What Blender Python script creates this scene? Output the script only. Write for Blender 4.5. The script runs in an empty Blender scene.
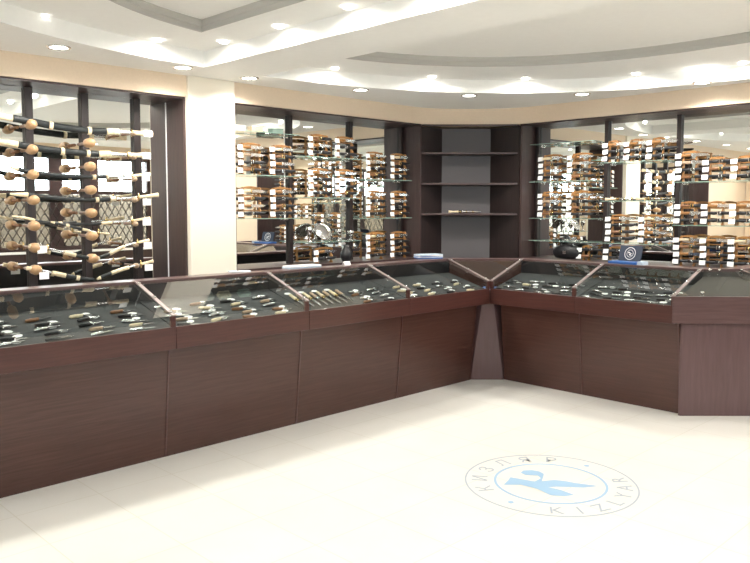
import bpy, bmesh, math, random
from mathutils import Vector, Matrix
from math import sin, cos, pi, radians
S = bpy.context.scene
COL = S.collection
R = random.Random(7)

# ---------------------------------------------------------------- camera, world, exposure
cam = bpy.data.cameras.new('camera')
cam.sensor_width = 36; cam.lens = 758 / 750 * 36; cam.shift_y = -21.5 / 750
cam.clip_start = .02
co = bpy.data.objects.new('camera', cam); COL.objects.link(co)
co.location = (0, 0, 1.6); co.rotation_euler = (radians(90 - 3.94), 0, radians(45.6))
S.camera = co
S.view_settings.view_transform = 'Standard'; S.view_settings.look = 'None'
S.view_settings.gamma = 1; S.view_settings.use_curve_mapping = False
S.view_settings.exposure = 0.32
SKY = 13.0
SPOT = 50.0
ACCENT = 12.5
DISC = 14.0
w = bpy.data.worlds.new('world'); S.world = w; w.use_nodes = True
bg = w.node_tree.nodes['Background']
bg.inputs[0].default_value = (.86, .93, 1, 1); bg.inputs[1].default_value = SKY

# ---------------------------------------------------------------- materials
def new_mat(name):
    m = bpy.data.materials.new(name); m.use_nodes = True
    return m, m.node_tree, m.node_tree.nodes['Principled BSDF']
def plain(name, col, rough=.5, metal=0, spec=.5, noise=.0, nscale=20, bump=0):
    m, nt, b = new_mat(name)
    b.inputs['Base Color'].default_value = (*col, 1); b.inputs['Roughness'].default_value = rough
    b.inputs['Metallic'].default_value = metal; b.inputs['Specular IOR Level'].default_value = spec
    if noise:
        tc = nt.nodes.new('ShaderNodeTexCoord'); n = nt.nodes.new('ShaderNodeTexNoise'); n.inputs['Scale'].default_value = nscale
        r = nt.nodes.new('ShaderNodeValToRGB')
        r.color_ramp.elements[0].position = .3; r.color_ramp.elements[1].position = .7
        r.color_ramp.elements[0].color = (*[c * (1 - noise) for c in col], 1)
        r.color_ramp.elements[1].color = (*[min(1, c * (1 + noise)) for c in col], 1)
        nt.links.new(tc.outputs['Object'], n.inputs['Vector']); nt.links.new(n.outputs['Fac'], r.inputs[0]); nt.links.new(r.outputs[0], b.inputs['Base Color'])
        if bump:
            bp = nt.nodes.new('ShaderNodeBump'); bp.inputs['Strength'].default_value = bump; bp.inputs['Distance'].default_value = .002
            nt.links.new(n.outputs['Fac'], bp.inputs['Height']); nt.links.new(bp.outputs[0], b.inputs['Normal'])
    return m
def wood(name, c0, c1, rough=.3, scale=(1.2, 1.2, 26), spec=.5, coat=0):
    m, nt, b = new_mat(name)
    tc = nt.nodes.new('ShaderNodeTexCoord'); mp = nt.nodes.new('ShaderNodeMapping'); mp.inputs['Scale'].default_value = scale
    n = nt.nodes.new('ShaderNodeTexNoise'); n.inputs['Scale'].default_value = 3; n.inputs['Detail'].default_value = 6; n.inputs['Distortion'].default_value = .6
    r = nt.nodes.new('ShaderNodeValToRGB'); r.color_ramp.elements[0].position = .32; r.color_ramp.elements[1].position = .68
    r.color_ramp.elements[0].color = (*c0, 1); r.color_ramp.elements[1].color = (*c1, 1)
    L = nt.links.new
    L(tc.outputs['Object'], mp.inputs[0]); L(mp.outputs[0], n.inputs['Vector']); L(n.outputs['Fac'], r.inputs[0]); L(r.outputs[0], b.inputs['Base Color'])
    b.inputs['Roughness'].default_value = rough; b.inputs['Specular IOR Level'].default_value = spec; b.inputs['Coat Weight'].default_value = coat
    return m
def glass(name, tint, edge=1.5):
    m = bpy.data.materials.new(name); m.use_nodes = True; nt = m.node_tree; nt.nodes.clear()
    o = nt.nodes.new('ShaderNodeOutputMaterial'); mx = nt.nodes.new('ShaderNodeMixShader'); t = nt.nodes.new('ShaderNodeBsdfTransparent')
    g = nt.nodes.new('ShaderNodeBsdfGlossy'); f = nt.nodes.new('ShaderNodeFresnel')
    f.inputs['IOR'].default_value = edge; g.inputs['Roughness'].default_value = .01; t.inputs[0].default_value = (*tint, 1); g.inputs[0].default_value = (1, 1, 1, 1)
    ge = nt.nodes.new('ShaderNodeNewGeometry'); iv = nt.nodes.new('ShaderNodeMath'); iv.operation = 'SUBTRACT'; iv.inputs[0].default_value = 1; mu = nt.nodes.new('ShaderNodeMath'); mu.operation = 'MULTIPLY'
    nt.links.new(ge.outputs['Backfacing'], iv.inputs[1]); nt.links.new(iv.outputs[0], mu.inputs[0]); nt.links.new(f.outputs[0], mu.inputs[1]); nt.links.new(mu.outputs[0], mx.inputs[0]); nt.links.new(t.outputs[0], mx.inputs[1]); nt.links.new(g.outputs[0], mx.inputs[2]); nt.links.new(mx.outputs[0], o.inputs[0])
    return m
def emit(name, col, s):
    m, nt, b = new_mat(name)
    b.inputs['Base Color'].default_value = (.8, .8, .8, 1); b.inputs['Emission Color'].default_value = (*col, 1); b.inputs['Emission Strength'].default_value = s
    return m
def floor_mat():
    m, nt, b = new_mat('floor_tile'); L = nt.links.new
    tc = nt.nodes.new('ShaderNodeTexCoord'); br = nt.nodes.new('ShaderNodeTexBrick')
    br.offset = 0; br.inputs['Scale'].default_value = 1; br.inputs['Brick Width'].default_value = .45; br.inputs['Row Height'].default_value = .45
    br.inputs['Mortar Size'].default_value = .003; br.inputs['Color1'].default_value = (.80, .78, .73, 1); br.inputs['Color2'].default_value = (.82, .80, .75, 1)
    br.inputs['Mortar'].default_value = (.72, .69, .61, 1)
    n = nt.nodes.new('ShaderNodeTexNoise'); n.inputs['Scale'].default_value = 3; n.inputs['Detail'].default_value = 5
    mx = nt.nodes.new('ShaderNodeMix'); mx.data_type = 'RGBA'; mx.blend_type = 'SOFT_LIGHT'; mx.inputs[0].default_value = .25
    L(tc.outputs['Object'], br.inputs['Vector']); L(tc.outputs['Object'], n.inputs['Vector']); L(br.outputs[0], mx.inputs[6]); L(n.outputs['Fac'], mx.inputs[7])
    L(mx.outputs[2], b.inputs['Base Color']); b.inputs['Roughness'].default_value = .28
    return m
M = dict(
    floor=floor_mat(),
    cream=plain('cream_wall', (.76, .62, .47), .7, noise=.02, nscale=60),
    pillar=plain('pillar_paint', (.86, .80, .68), .6),
    ceil=plain('ceiling_paint', (.87, .87, .84), .8, noise=.01),
    mould=plain('shade_grey_moulding', (.46, .45, .42), .6),  # grey puts the shade on the tray step into the colour
    wood=wood('mahogany_panel', (.058, .024, .018), (.078, .033, .025), .27, spec=.4, coat=.1),
    woodx=wood('mahogany_fascia', (.058, .019, .016), (.084, .029, .023), .3, coat=.2),
    woodv=wood('dark_veneer', (.040, .022, .022), (.062, .036, .034), .38, scale=(20, 20, 1.2)),
    woodd=wood('darkest_veneer', (.013, .007, .007), (.022, .012, .011), .45, scale=(20, 20, 1.2)),
    backp=plain('grey_back_board', (.088, .080, .084), .5),
    lilac=wood('lilac_brown_veneer', (.098, .054, .055), (.120, .068, .070), .3, scale=(14, 14, 1.2)),
    rail=wood('rail_veneer', (.085, .045, .044), (.115, .066, .064), .28),
    alu=plain('rib_metal', (.33, .27, .26), .35, .5),
    chrome=plain('chrome', (.85, .85, .85), .12, 1),
    steel=plain('blade_steel', (.72, .74, .76), .22, 1),
    mirror=plain('mirror_silver', (.90, .92, .90), .0, 1),
    glass=glass('clear_glass', (.95, .97, .96), 1.75),
    film=glass('tinted_film_glass', (.42, .40, .36)),
    shelfglass=glass('shelf_glass', (.90, .95, .92)),
    edge=plain('green_glass_edge', (.26, .38, .32), .15),
    cloth=plain('display_cloth', (.042, .045, .047), .8, noise=.3, nscale=400),
    cloth2=plain('taupe_cloth', (.085, .075, .066), .8, noise=.15, nscale=300),
    orange=wood('honey_wood', (.26, .12, .035), (.40, .20, .065), .4, scale=(8, 8, 30)),
    brown=wood('handle_wood', (.16, .07, .03), (.30, .14, .06), .35, scale=(20, 20, 20)),
    black=plain('black_leather', (.015, .015, .017), .4),
    darkgreen=plain('dark_scabbard', (.010, .013, .014), .38),
    ivory=plain('ivory_horn', (.74, .62, .42), .35, noise=.15, nscale=60),
    horn=plain('horn_handle', (.42, .30, .20), .4, noise=.3, nscale=90),
    brass=plain('brass', (.75, .55, .25), .25, 1),
    card=plain('white_card', (.92, .92, .92), .6),
    greycard=plain('pale_blue_plastic', (.50, .60, .72), .4),
    peg=wood('turned_peg_wood', (.40, .24, .12), (.52, .33, .18), .35, scale=(10, 10, 10)),
    blue=plain('blue_cover', (.03, .13, .42), .35),
    navy=plain('navy_cover', (.02, .035, .07), .35),
    sealb=plain('pale_blue_inlay', (.36, .55, .74), .3),
    sealg=plain('grey_blue_inlay', (.42, .47, .54), .3),
    frame=wood('window_wood', (.05, .028, .03), (.07, .04, .04), .4),
    iron=plain('painted_iron', (.035, .028, .025), .5),
    beige=plain('beige_render', (.55, .51, .46), .9, noise=.05),
    ground=plain('asphalt', (.30, .30, .30), .9, noise=.1),
    lamp=emit('lamp_glow', (1, .96, .88), DISC),
    red=plain('maroon_leather', (.22, .02, .03), .4),
)

# ---------------------------------------------------------------- mesh helpers
class MB:
    def __init__(s): s.bm = bmesh.new()
    def _new(s, vs, fs, mat=0, smooth=False):
        bv = [s.bm.verts.new(v) for v in vs]
        out = []
        for f in fs:
            try: fc = s.bm.faces.new([bv[i] for i in f])
            except ValueError: continue
            fc.material_index = mat; fc.smooth = smooth; out.append(fc)
        return out
    def box(s, a, b, mat=0, edge=None):
        x0, y0, z0 = [min(p, q) for p, q in zip(a, b)]; x1, y1, z1 = [max(p, q) for p, q in zip(a, b)]
        vs = [(x0,y0,z0),(x1,y0,z0),(x1,y1,z0),(x0,y1,z0),(x0,y0,z1),(x1,y0,z1),(x1,y1,z1),(x0,y1,z1)]
        fs = [(0,3,2,1),(4,5,6,7),(0,1,5,4),(1,2,6,5),(2,3,7,6),(3,0,4,7)]
        f = s._new(vs, fs, mat)
        if edge is not None:
            for q in f[2:]: q.material_index = edge
        return s
    def loft(s, A, B, mat=0, smooth=False):          # two matching 3D polygons
        n = len(A)
        s._new(list(A) + list(B), [tuple(reversed(range(n))), tuple(range(n, 2 * n))] + [(i, (i + 1) % n, n + (i + 1) % n, n + i) for i in range(n)], mat, smooth)
        return s
    def prism(s, poly, z0, z1, mat=0):
        return s.loft([(x, y, z0) for x, y in poly], [(x, y, z1) for x, y in poly], mat)
    def sweep(s, poly, fn, a, b, mat=0):
        return s.loft([fn(a, u, v) for u, v in poly], [fn(b, u, v) for u, v in poly], mat)
    def tube(s, pts, r, n=8, mat=0, flat=1.0):
        pts = [Vector(p) for p in pts]; rs = r if isinstance(r, (list, tuple)) else [r] * len(pts)
        vs = []; k = len(pts)
        up = Vector((0, 0, 1))
        t0 = (pts[-1] - pts[0]).normalized()
        if abs(t0.z) > .9: up = Vector((1, 0, 0))
        for i, p in enumerate(pts):
            t = (pts[min(i + 1, k - 1)] - pts[max(i - 1, 0)]).normalized()
            a = t.cross(up).normalized(); b = a.cross(t).normalized()
            for j in range(n):
                an = 2 * pi * j / n
                vs.append(tuple(p + a * cos(an) * rs[i] * flat + b * sin(an) * rs[i]))
        fs = [(i * n + j, i * n + (j + 1) % n, (i + 1) * n + (j + 1) % n, (i + 1) * n + j) for i in range(k - 1) for j in range(n)]
        s._new(vs, fs, mat, True)
        s._new(vs[:n], [tuple(reversed(range(n)))], mat); s._new(vs[-n:], [tuple(range(n))], mat)
        return s
    def lathe(s, prof, o, axis=(0, 0, 1), n=16, mat=0):   # prof: (radius, height)
        ax = Vector(axis).normalized(); o = Vector(o)
        return s.tube([o + ax * h for r_, h in prof], [max(r_, .0004) for r_, h in prof], n, mat)
    def build(s, name, mats, parent=None, loc=(0, 0, 0), org=None, bevel=0):
        bm = s.bm
        if org is not None: bmesh.ops.translate(bm, verts=bm.verts, vec=-Vector(org))
        bmesh.ops.remove_doubles(bm, verts=bm.verts, dist=1e-6)
        bmesh.ops.recalc_face_normals(bm, faces=bm.faces)
        me = bpy.data.meshes.new(name); bm.to_mesh(me); bm.free()
        for m in (mats if isinstance(mats, (list, tuple)) else [mats]): me.materials.append(m)
        o = bpy.data.objects.new(name, me); COL.objects.link(o); o.location = loc
        if parent is not None: o.parent = parent
        if bevel:
            b = o.modifiers.new('bevel', 'BEVEL'); b.width = bevel; b.segments = 2; b.limit_method = 'ANGLE'
        return o
def tag(o, label=None, cat=None, group=None, kind=None):
    if label: o['label'] = label
    if cat: o['category'] = cat
    if group: o['group'] = group
    if kind: o['kind'] = kind
    return o
def thing(name, label, cat, loc=(0, 0, 0), rz=0, group=None):
    o = bpy.data.objects.new(name, None); COL.objects.link(o); o.location = loc; o.rotation_euler = (0, 0, rz)
    o.empty_display_size = .05
    return tag(o, label, cat, group)
def struct(name, mb, mat, bevel=0, parent=None):
    o = mb.build(name, mat, parent, bevel=bevel)
    if parent is None: o['kind'] = 'structure'
    return o
KIDS = {}
def dup(root, loc, rz=0, label=None, group=None, rot=None):
    if root.name not in KIDS: KIDS[root.name] = [(c, list(c.children)) for c in COL.objects if c.parent == root]
    r = root.copy(); COL.objects.link(r); r.location = loc; r.rotation_euler = rot if rot else (0, 0, rz)
    if label: r['label'] = label
    if group: r['group'] = group
    for c, g in KIDS[root.name]:
        d = c.copy(); COL.objects.link(d); d.parent = r
        for q in g:
            e = q.copy(); COL.objects.link(e); e.parent = d
    return r
USED = set()
def use(root, loc, rz=0, label=None, group=None, rot=None):      # first use moves the source, later ones copy it
    if root.name in USED: return dup(root, loc, rz, label, group, rot)
    if root.name not in KIDS: KIDS[root.name] = [(c, list(c.children)) for c in COL.objects if c.parent == root]
    USED.add(root.name); root.location = loc; root.rotation_euler = rot if rot else (0, 0, rz)
    if label: root['label'] = label
    if group: root['group'] = group
    return root
ORD = ['first', 'second', 'third', 'fourth', 'fifth', 'sixth', 'seventh', 'eighth', 'ninth', 'tenth', 'eleventh', 'twelfth']

# ================================================================ THE ROOM
XL, YR = -5.83, 7.18            # mirror planes
FX, FY = -5.55, 6.90            # cabinet fronts
XE, YS = 1.2, -2.0
Z0, Z1, Z2 = 2.67, 2.79, 2.86
struct('floor', MB().box((XL - .3, YS - .3, -.1), (XE + .3, YR + .3, 0)), M['floor'])
def wall_with_holes(along, at, thick, lo, hi, holes, top=3.0):
    mb = MB()
    def bx(a, b, z0, z1):
        if along == 'y': mb.box((at, a, z0), (at + thick, b, z1))
        else: mb.box((a, at, z0), (b, at + thick, z1))
    cur = lo
    for (a, b, z0, z1) in sorted(holes):
        bx(cur, a, 0, top); bx(a, b, 0, z0); bx(a, b, z1, top); cur = b
    bx(cur, hi, 0, top)
    return mb
struct('wall_left', MB().box((XL - .22, YS - .2, 0), (XL - .02, YR + .22, 3.0)), M['cream'])
struct('wall_back', MB().box((XL - .02, YR + .02, 0), (XE + .2, YR + .22, 3.0)), M['cream'])
EH = [(1.3, 3.7, .88, 2.5), (4.15, 6.85, .88, 2.5)]  # first opening is an added, unseen window that brings in more daylight
SH = [(-4.6, -2.7, .88, 2.5), (-2.0, .2, .88, 2.5)]
struct('wall_right', wall_with_holes('y', XE, .2, YS, YR, EH), M['cream'])
struct('wall_front', wall_with_holes('x', YS - .2, .2, XL, XE, SH), M['cream'])
struct('baseboard_right', MB().box((XE - .02, YS, 0), (XE - .002, YR, .84)), M['woodv'])
struct('ground', MB().box((-14, -14, -.45), (14, 16, -.35)), M['ground'])
struct('trim_1', MB().box((3.2, -6, -.35), (3.4, 12, 1.85)), M['beige'])

# windows: wooden frame, panes, diamond grille over the lower half
def window(n, along, at, a, b, z0, z1):
    fn = (lambda u, v, z: (v, u, z)) if along == 'y' else (lambda u, v, z: (u, v, z))
    nm = 'window_%d' % n
    fr = MB(); zt = 1.86; f = .07
    def bb(mb, u0, v0, z_0, u1, v1, z_1): mb.box(fn(u0, v0, z_0), fn(u1, v1, z_1))
    bb(fr, a, at, z0, a + f, at + .08, z1); bb(fr, b - f, at, z0, b, at + .08, z1)
    bb(fr, a + f, at, z0, b - f, at + .08, z0 + f); bb(fr, a + f, at, z1 - f, b - f, at + .08, z1); bb(fr, a + f, at + .01, zt - .03, b - f, at + .07, zt + .03)
    mull = [(5.13, .11), (5.785, .085), (6.64, .06)] if a == 4.15 else [(a + (b - a) * (i + 1) / 3, .06) for i in range(2)]
    for u, hw in mull: bb(fr, u - hw, at + .012, z0 + f, u + hw, at + .078, z1 - f)
    o = fr.build(nm, M['frame']); o['kind'] = 'structure'
    g = MB(); bb(g, a + f, at + .035, zt + .03, b - f, at + .041, z1 - f); g.build('upper_pane', M['glass'], o)
    g = MB(); bb(g, a + f, at + .035, z0 + f, b - f, at + .041, zt - .03); g.build('lower_pane', M['film'], o)
    si = MB(); bb(si, a - .04, at - .14 * (1 if at > 0 else -1) if along == 'y' else at + .2, z0 - .035, b + .04, at + .05, z0)
    si.build('sill', M['card'], o)
    lt = MB(); u0, u1, w0, w1 = a + f, b - f, z0 + f, zt - .03; st = .13
    vv = at + .1 if along == 'x' and at > 0 else at - .02 if along == 'y' else at + .1
    n_ = int((u1 - u0 + w1 - w0) / st) + 1
    for i in range(n_):                                     # two families of slanting bars clipped to the opening
        c = i * st
        for sgn in (1, -1):
            p0 = max(0, c - (w1 - w0) * .6); p1 = min(u1 - u0, c)
            if p1 - p0 < .02: continue
            A = (p0, (c - p0) / .6); B = (p1, (c - p1) / .6)
            if A[1] > w1 - w0: continue
            if sgn < 0: A, B = ((u1 - u0) - A[0], A[1]), ((u1 - u0) - B[0], B[1])
            lt.tube([fn(u0 + A[0], vv, w0 + A[1]), fn(u0 + B[0], vv, w0 + B[1])], .009, 5)
    lt.build('diamond_grille', M['iron'], o)
n = 0
for h in EH: n += 1; window(n, 'y', XE + .05, *h)
for h in SH: n += 1; window(n, 'x', YS - .15, *h)
# daylight guides exactly in the window openings (portals of the sky light)
for (a, b, z0, z1) in EH:
    l = bpy.data.lights.new('window_portal', 'AREA'); l.shape = 'RECTANGLE'; l.size = z1 - z0; l.size_y = b - a; l.cycles.is_portal = True
    o = bpy.data.objects.new('window_portal', l); COL.objects.link(o); o.location = (XE + .22, (a + b) / 2, (z0 + z1) / 2); o.rotation_euler = (0, radians(90), 0)
for (a, b, z0, z1) in SH:
    l = bpy.data.lights.new('window_portal', 'AREA'); l.shape = 'RECTANGLE'; l.size = b - a; l.size_y = z1 - z0; l.cycles.is_portal = True
    o = bpy.data.objects.new('window_portal', l); COL.objects.link(o); o.location = ((a + b) / 2, YS - .22, (z0 + z1) / 2); o.rotation_euler = (radians(90), 0, 0)

# ceiling with two D-shaped trays either side of a beam
def dshape(cx, a, b, ycut, sgn, n=48):       # points with sgn*(y-3.45) >= ycut on an ellipse
    q = 2.2; t0 = math.asin((ycut / b) ** (q / 2)); pts = []
    for i in range(n + 1):
        t = t0 + (pi - 2 * t0) * i / n
        pts.append((cx + a * math.copysign(abs(cos(t)) ** (2 / q), cos(t)), 3.45 + sgn * b * sin(t) ** (2 / q)))
    return pts
OUT = [(XL - .02, YS), (XE, YS), (XE, YR + .02), (XL - .02, YR + .02)]
lipN, lipS = dshape(-2.3, 2.82, 3.24, .27, 1), dshape(-2.3, 2.82, 3.24, .27, -1)
rgN, rgS = dshape(-2.35, 2.27, 2.36, .63, 1), dshape(-2.35, 2.27, 2.36, .63, -1)
def plate(outer, holes, z, mb):
    bm = mb.bm; es = []
    for loop in [outer] + holes:
        vs = [bm.verts.new((x, y, z)) for x, y in loop]
        es += [bm.edges.new((vs[i], vs[(i + 1) % len(vs)])) for i in range(len(vs))]
    bmesh.ops.triangle_fill(bm, use_beauty=True, use_dissolve=False, edges=es)
def skirt(loop, z0, z1, mb):
    n = len(loop)
    for i in range(n):
        (x0, y0), (x1, y1) = loop[i], loop[(i + 1) % n]
        mb._new([(x0, y0, z0), (x1, y1, z0), (x1, y1, z1), (x0, y0, z1)], [(0, 1, 2, 3)])
mb = MB()
plate(OUT, [lipN, lipS], Z0, mb); skirt(lipN, Z0, Z1, mb); skirt(lipS, Z0, Z1, mb)
plate(lipN, [rgN], Z1, mb); plate(lipS, [rgS], Z1, mb)
plate(rgN, [], Z2, mb); plate(rgS, [], Z2, mb)
mb.box((XL - .2, YS - .2, 3.0), (XE + .2, YR + .2, 3.1))
struct('ceiling', mb, M['ceil'])
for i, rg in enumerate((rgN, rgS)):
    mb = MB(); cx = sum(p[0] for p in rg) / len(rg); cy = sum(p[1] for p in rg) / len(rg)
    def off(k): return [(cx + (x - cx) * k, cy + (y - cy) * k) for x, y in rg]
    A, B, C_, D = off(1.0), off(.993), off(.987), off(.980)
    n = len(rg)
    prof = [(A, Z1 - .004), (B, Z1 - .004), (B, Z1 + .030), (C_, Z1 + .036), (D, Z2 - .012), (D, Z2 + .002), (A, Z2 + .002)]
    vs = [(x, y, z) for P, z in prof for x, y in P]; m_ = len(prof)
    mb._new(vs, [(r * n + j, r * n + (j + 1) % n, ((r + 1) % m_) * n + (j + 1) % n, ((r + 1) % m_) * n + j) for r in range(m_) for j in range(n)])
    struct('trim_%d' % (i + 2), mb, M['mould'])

def interp(pts, n):
    out = []
    for i in range(len(pts) - 1):
        p0 = Vector(pts[max(i - 1, 0)]); p1 = Vector(pts[i]); p2 = Vector(pts[i + 1]); p3 = Vector(pts[min(i + 2, len(pts) - 1)])
        for j in range(n):
            t = j / n
            out.append(.5 * ((2 * p1) + (-p0 + p2) * t + (2 * p0 - 5 * p1 + 4 * p2 - p3) * t * t + (-p0 + 3 * p1 - 3 * p2 + p3) * t ** 3))
    out.append(Vector(pts[-1])); return out
# cream soffit over the cabinets, curving through the corner
# straight chamfer behind the curve so that it reads as the shallow curve of the photograph
sp = [(FX + .02, YS), (FX + .02, 5.95), (FX + .045, 6.12), (FX + .11, 6.29), (FX + .22, 6.45), (FX + .35, 6.59), (FX + .50, 6.72), (FX + .66, 6.81), (FX + .83, 6.86), (FX + 1.0, FY - .02), (XE, FY - .02)]
sm_ = interp([(x, y, 0) for x, y in sp[1:-1]], 5); sp = [sp[0]] + [(p.x, p.y) for p in sm_] + [sp[-1]]
mb = MB()
poly = sp + [(XE, YR + .02), (XL - .02, YR + .02), (XL - .02, YS)]
plate(poly, [], 2.5, mb); skirt(poly, 2.5, Z0 + .01, mb); plate(poly, [], Z0 + .01, mb)
struct('trim_4', mb, M['cream'])
struct('trim_5', MB().box((XL - .01, 3.27, 0), (-5.50, 3.715, Z0)), M['pillar'], bevel=.004)

# ================================================================ downlights
def downlight_proto():
    t = thing('ceiling_downlight', 'round recessed downlight', 'ceiling light')
    r = MB(); P = [(.075, -.006), (.078, -.001), (.078, .0)]
    n = 28
    ring = []
    for rad, z in ((.060, .0), (.060, -.007), (.072, -.008), (.080, -.002), (.080, .0)): ring.append([(rad * cos(2 * pi * i / n), rad * sin(2 * pi * i / n), z) for i in range(n)])
    vs = [v for q in ring for v in q]
    r._new(vs, [(a * n + j, a * n + (j + 1) % n, ((a + 1) % 5) * n + (j + 1) % n, ((a + 1) % 5) * n + j) for a in range(5) for j in range(n)], 0, True)
    r.build('rim', M['chrome'], t)
    MB().lathe([(.0595, -.0045), (.0595, -.002)], (0, 0, 0), n=28).build('lens', M['lamp'], t)
    return t
dl = downlight_proto()
def accent_proto():
    t = thing('tray_spotlight', 'small recessed halogen spotlight', 'spotlight')
    MB().lathe([(.046, -.001), (.046, -.006), (.034, -.009), (.034, -.001)], (0, 0, 0), n=20).build('rim', M['chrome'], t)
    MB().lathe([(.030, -.0125), (.030, -.0095)], (0, 0, 0), n=20).build('bulb', M['lamp'], t)
    return t
ac = accent_proto()
def spot(loc, energy, size, blend, r=.05):
    l = bpy.data.lights.new('lamp_light', 'SPOT'); l.energy = energy; l.spot_size = radians(size); l.spot_blend = blend; l.shadow_soft_size = r
    l.color = (1, .95, .88)
    o = bpy.data.objects.new('lamp_light', l); COL.objects.link(o); o.location = loc
DL = [(-5.15, 2.09, 'above the sabre rack, left of the pillar'), (-5.22, 3.06, 'lighting the front of the cream pillar'), (-5.26, 3.70, 'just right of the pillar'),
      (-5.07, 4.78, 'over the mirrored cabinet right of the pillar'), (-4.6, 5.76, 'nearest the empty corner shelves, left of them'),
      (-3.8, 6.45, 'right of the corner shelves over the back cabinet'), (-2.74, 6.60, 'farthest right, over the right counter')]
DL += [(x, 6.6, None) for x in (-1.8, -.7)] + [(-5.1, y, None) for y in (1.0, -.1, -1.2)] + [(x, y, None) for x in (.8,) for y in (.2, 2.0, 3.8, 5.6)]
for i, (x, y, d) in enumerate(DL):
    use(dl, (x, y, Z0), 0, ('round white ceiling downlight ' + d) if d else 'round ceiling downlight outside the view, seen in mirrors only', 'downlights in the low ceiling band')
    spot((x, y, Z0 - .02), SPOT, 150, .6)
AC = [(-4.86, 1.88, 'left tray, leftmost'), (-4.98, 2.72, 'left tray, above the rack cabinet'), (-4.70, 3.09, 'left tray beam side, first from the pillar'), (-4.05, 3.09, 'left tray beam side, second from the pillar'), (-3.38, 3.09, 'left tray beam side, third from the pillar'),
      (-2.75, 3.06, 'left tray beam side, fourth from the pillar'), (-2.0, 3.06, None), (-1.2, 3.06, None), (-.4, 3.06, None),
      (-4.92, 4.34, 'right tray, nearest the pillar'), (-4.62, 5.25, 'right tray, second along the curve'), (-4.08, 5.93, 'right tray, third along the curve'), (-3.25, 6.42, 'right tray, fourth along the curve'), (-2.40, 6.57, 'right tray, farthest right'), (-1.5, 6.4, None),
      (-4.15, 1.2, None), (-3.3, .6, None), (-2.3, .4, None)]
for x, y, d in AC:
    use(ac, (x, y, Z1), 0, ('small halogen spot in the ' + d) if d else 'small halogen spot outside the view, seen in mirrors only', 'spotlights in the ceiling trays')
    spot((x, y, Z1 - .015), ACCENT, 172, .3, .025)

# ================================================================ mirrored wall cabinets
BZ = 1.06        # top of the low cupboard
def cab(name, label, along, lo, hi, posts, postw, ends, glint=()):
    BZ = .98 if glint else 1.06
    """along 'y' = left wall (front faces +X), 'x' = back wall (front faces -Y)"""
    if along == 'y':
        org = (XL, lo, 0); fn = lambda s, d, z: (XL + d, s, z)
    else:
        org = (lo, YR, 0); fn = lambda s, d, z: (s, YR - d, z)
    t = thing(name, label, 'cabinet', org, 0)
    def part(nm, mat, boxes, bevel=0, **k):
        mb = MB()
        for (s0, d0, z0, s1, d1, z1) in boxes: mb.box(fn(s0, d0, z0), fn(s1, d1, z1))
        return mb.build(nm, mat, t, org=org, bevel=bevel)
    D = .28
    part('mirror', M['mirror'], [(lo + .02, 0, BZ, hi - .02, .005, 2.484)])
    part('base_cupboard', M['woodv'], [(lo, 0, 0, hi, D, BZ)])
    part('top_panel', M['woodv'], [(lo, 0, 2.485, hi, D, 2.499)])
    if 0 in glint: part('mirror_edge_glint', M['card'], [(hi - .028, .006, BZ, hi - .0225, .011, 2.48)])  # white strip painted as the glint along the mirror end
    for e in ends:
        s0, s1 = (lo, lo + .022) if e == 0 else (hi - .022, hi)
        part('end_panel', M['woodv'], [(s0, .006, BZ, s1, D, 2.484)])
    for p in posts: part('post', M['woodd'], [(p - postw / 2, .006, BZ, p + postw / 2, .04, 2.483)], .004)
    return t
cab('mirrored_cabinet', 'dark mirrored wall cabinet holding curved sabres, left of the pillar', 'y', .55, 3.27, [.85, 1.27, 1.70, 2.12, 2.54, 2.97], .058, (0, 1), (0,))
cab('mirrored_cabinet', 'mirrored wall cabinet with glass shelves, between pillar and empty corner shelves', 'y', 3.73, 6.14, [4.545, 5.33, 6.09], .042, (0, 1))
cab('mirrored_cabinet', 'mirrored wall cabinet with glass shelves, right of the empty corner shelves', 'x', -4.80, -2.0, [-4.75, -3.92, -3.17, -2.42], .042, (0, 1))

# empty corner bookcase
cp = [(FX, 6.14), (FX - .01, 6.52), (-5.20, 6.90), (-4.80, 6.90)]
org = (-5.4, 6.7, 0)
t = thing('corner_shelf_unit', 'dark wooden corner bookcase, nearly empty, with grey back board', 'shelf unit', org)
def wallslab(mb, p, q, z0, z1, th, side=1):
    d = Vector((q[0] - p[0], q[1] - p[1])).normalized(); nrm = Vector((-d.y, d.x)) * th * side
    mb.prism([p, q, (q[0] + nrm.x, q[1] + nrm.y), (p[0] + nrm.x, p[1] + nrm.y)], z0, z1)
    return mb
b0, b1 = (FX - .02, 6.50), (-5.20, 6.90)
wallslab(MB(), b0, b1, .02, 2.48, .018).build('back_board', M['backp'], t, org=org)
wallslab(MB(), (FX - .02, 6.15), b0, 0, 2.48, .018).build('side_board', M['woodd'], t, org=org)
wallslab(MB(), b1, (-4.81, 6.90), 0, 2.48, .018).build('side_board', M['woodd'], t, org=org)
wallslab(MB(), (FX - .001, 6.145), (-4.805, 6.885), 2.48, 2.499, .02).build('header', M['woodv'], t, org=org)
for z in (.85, 1.53, 1.86, 2.19):
    MB().prism([(FX - .015, 6.16), (-4.83, 6.895), (-5.20, 6.895), (FX - .015, 6.50)], z - .011, z + .011).build('shelf', M['woodv'], t, org=org, bevel=.002)

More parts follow.
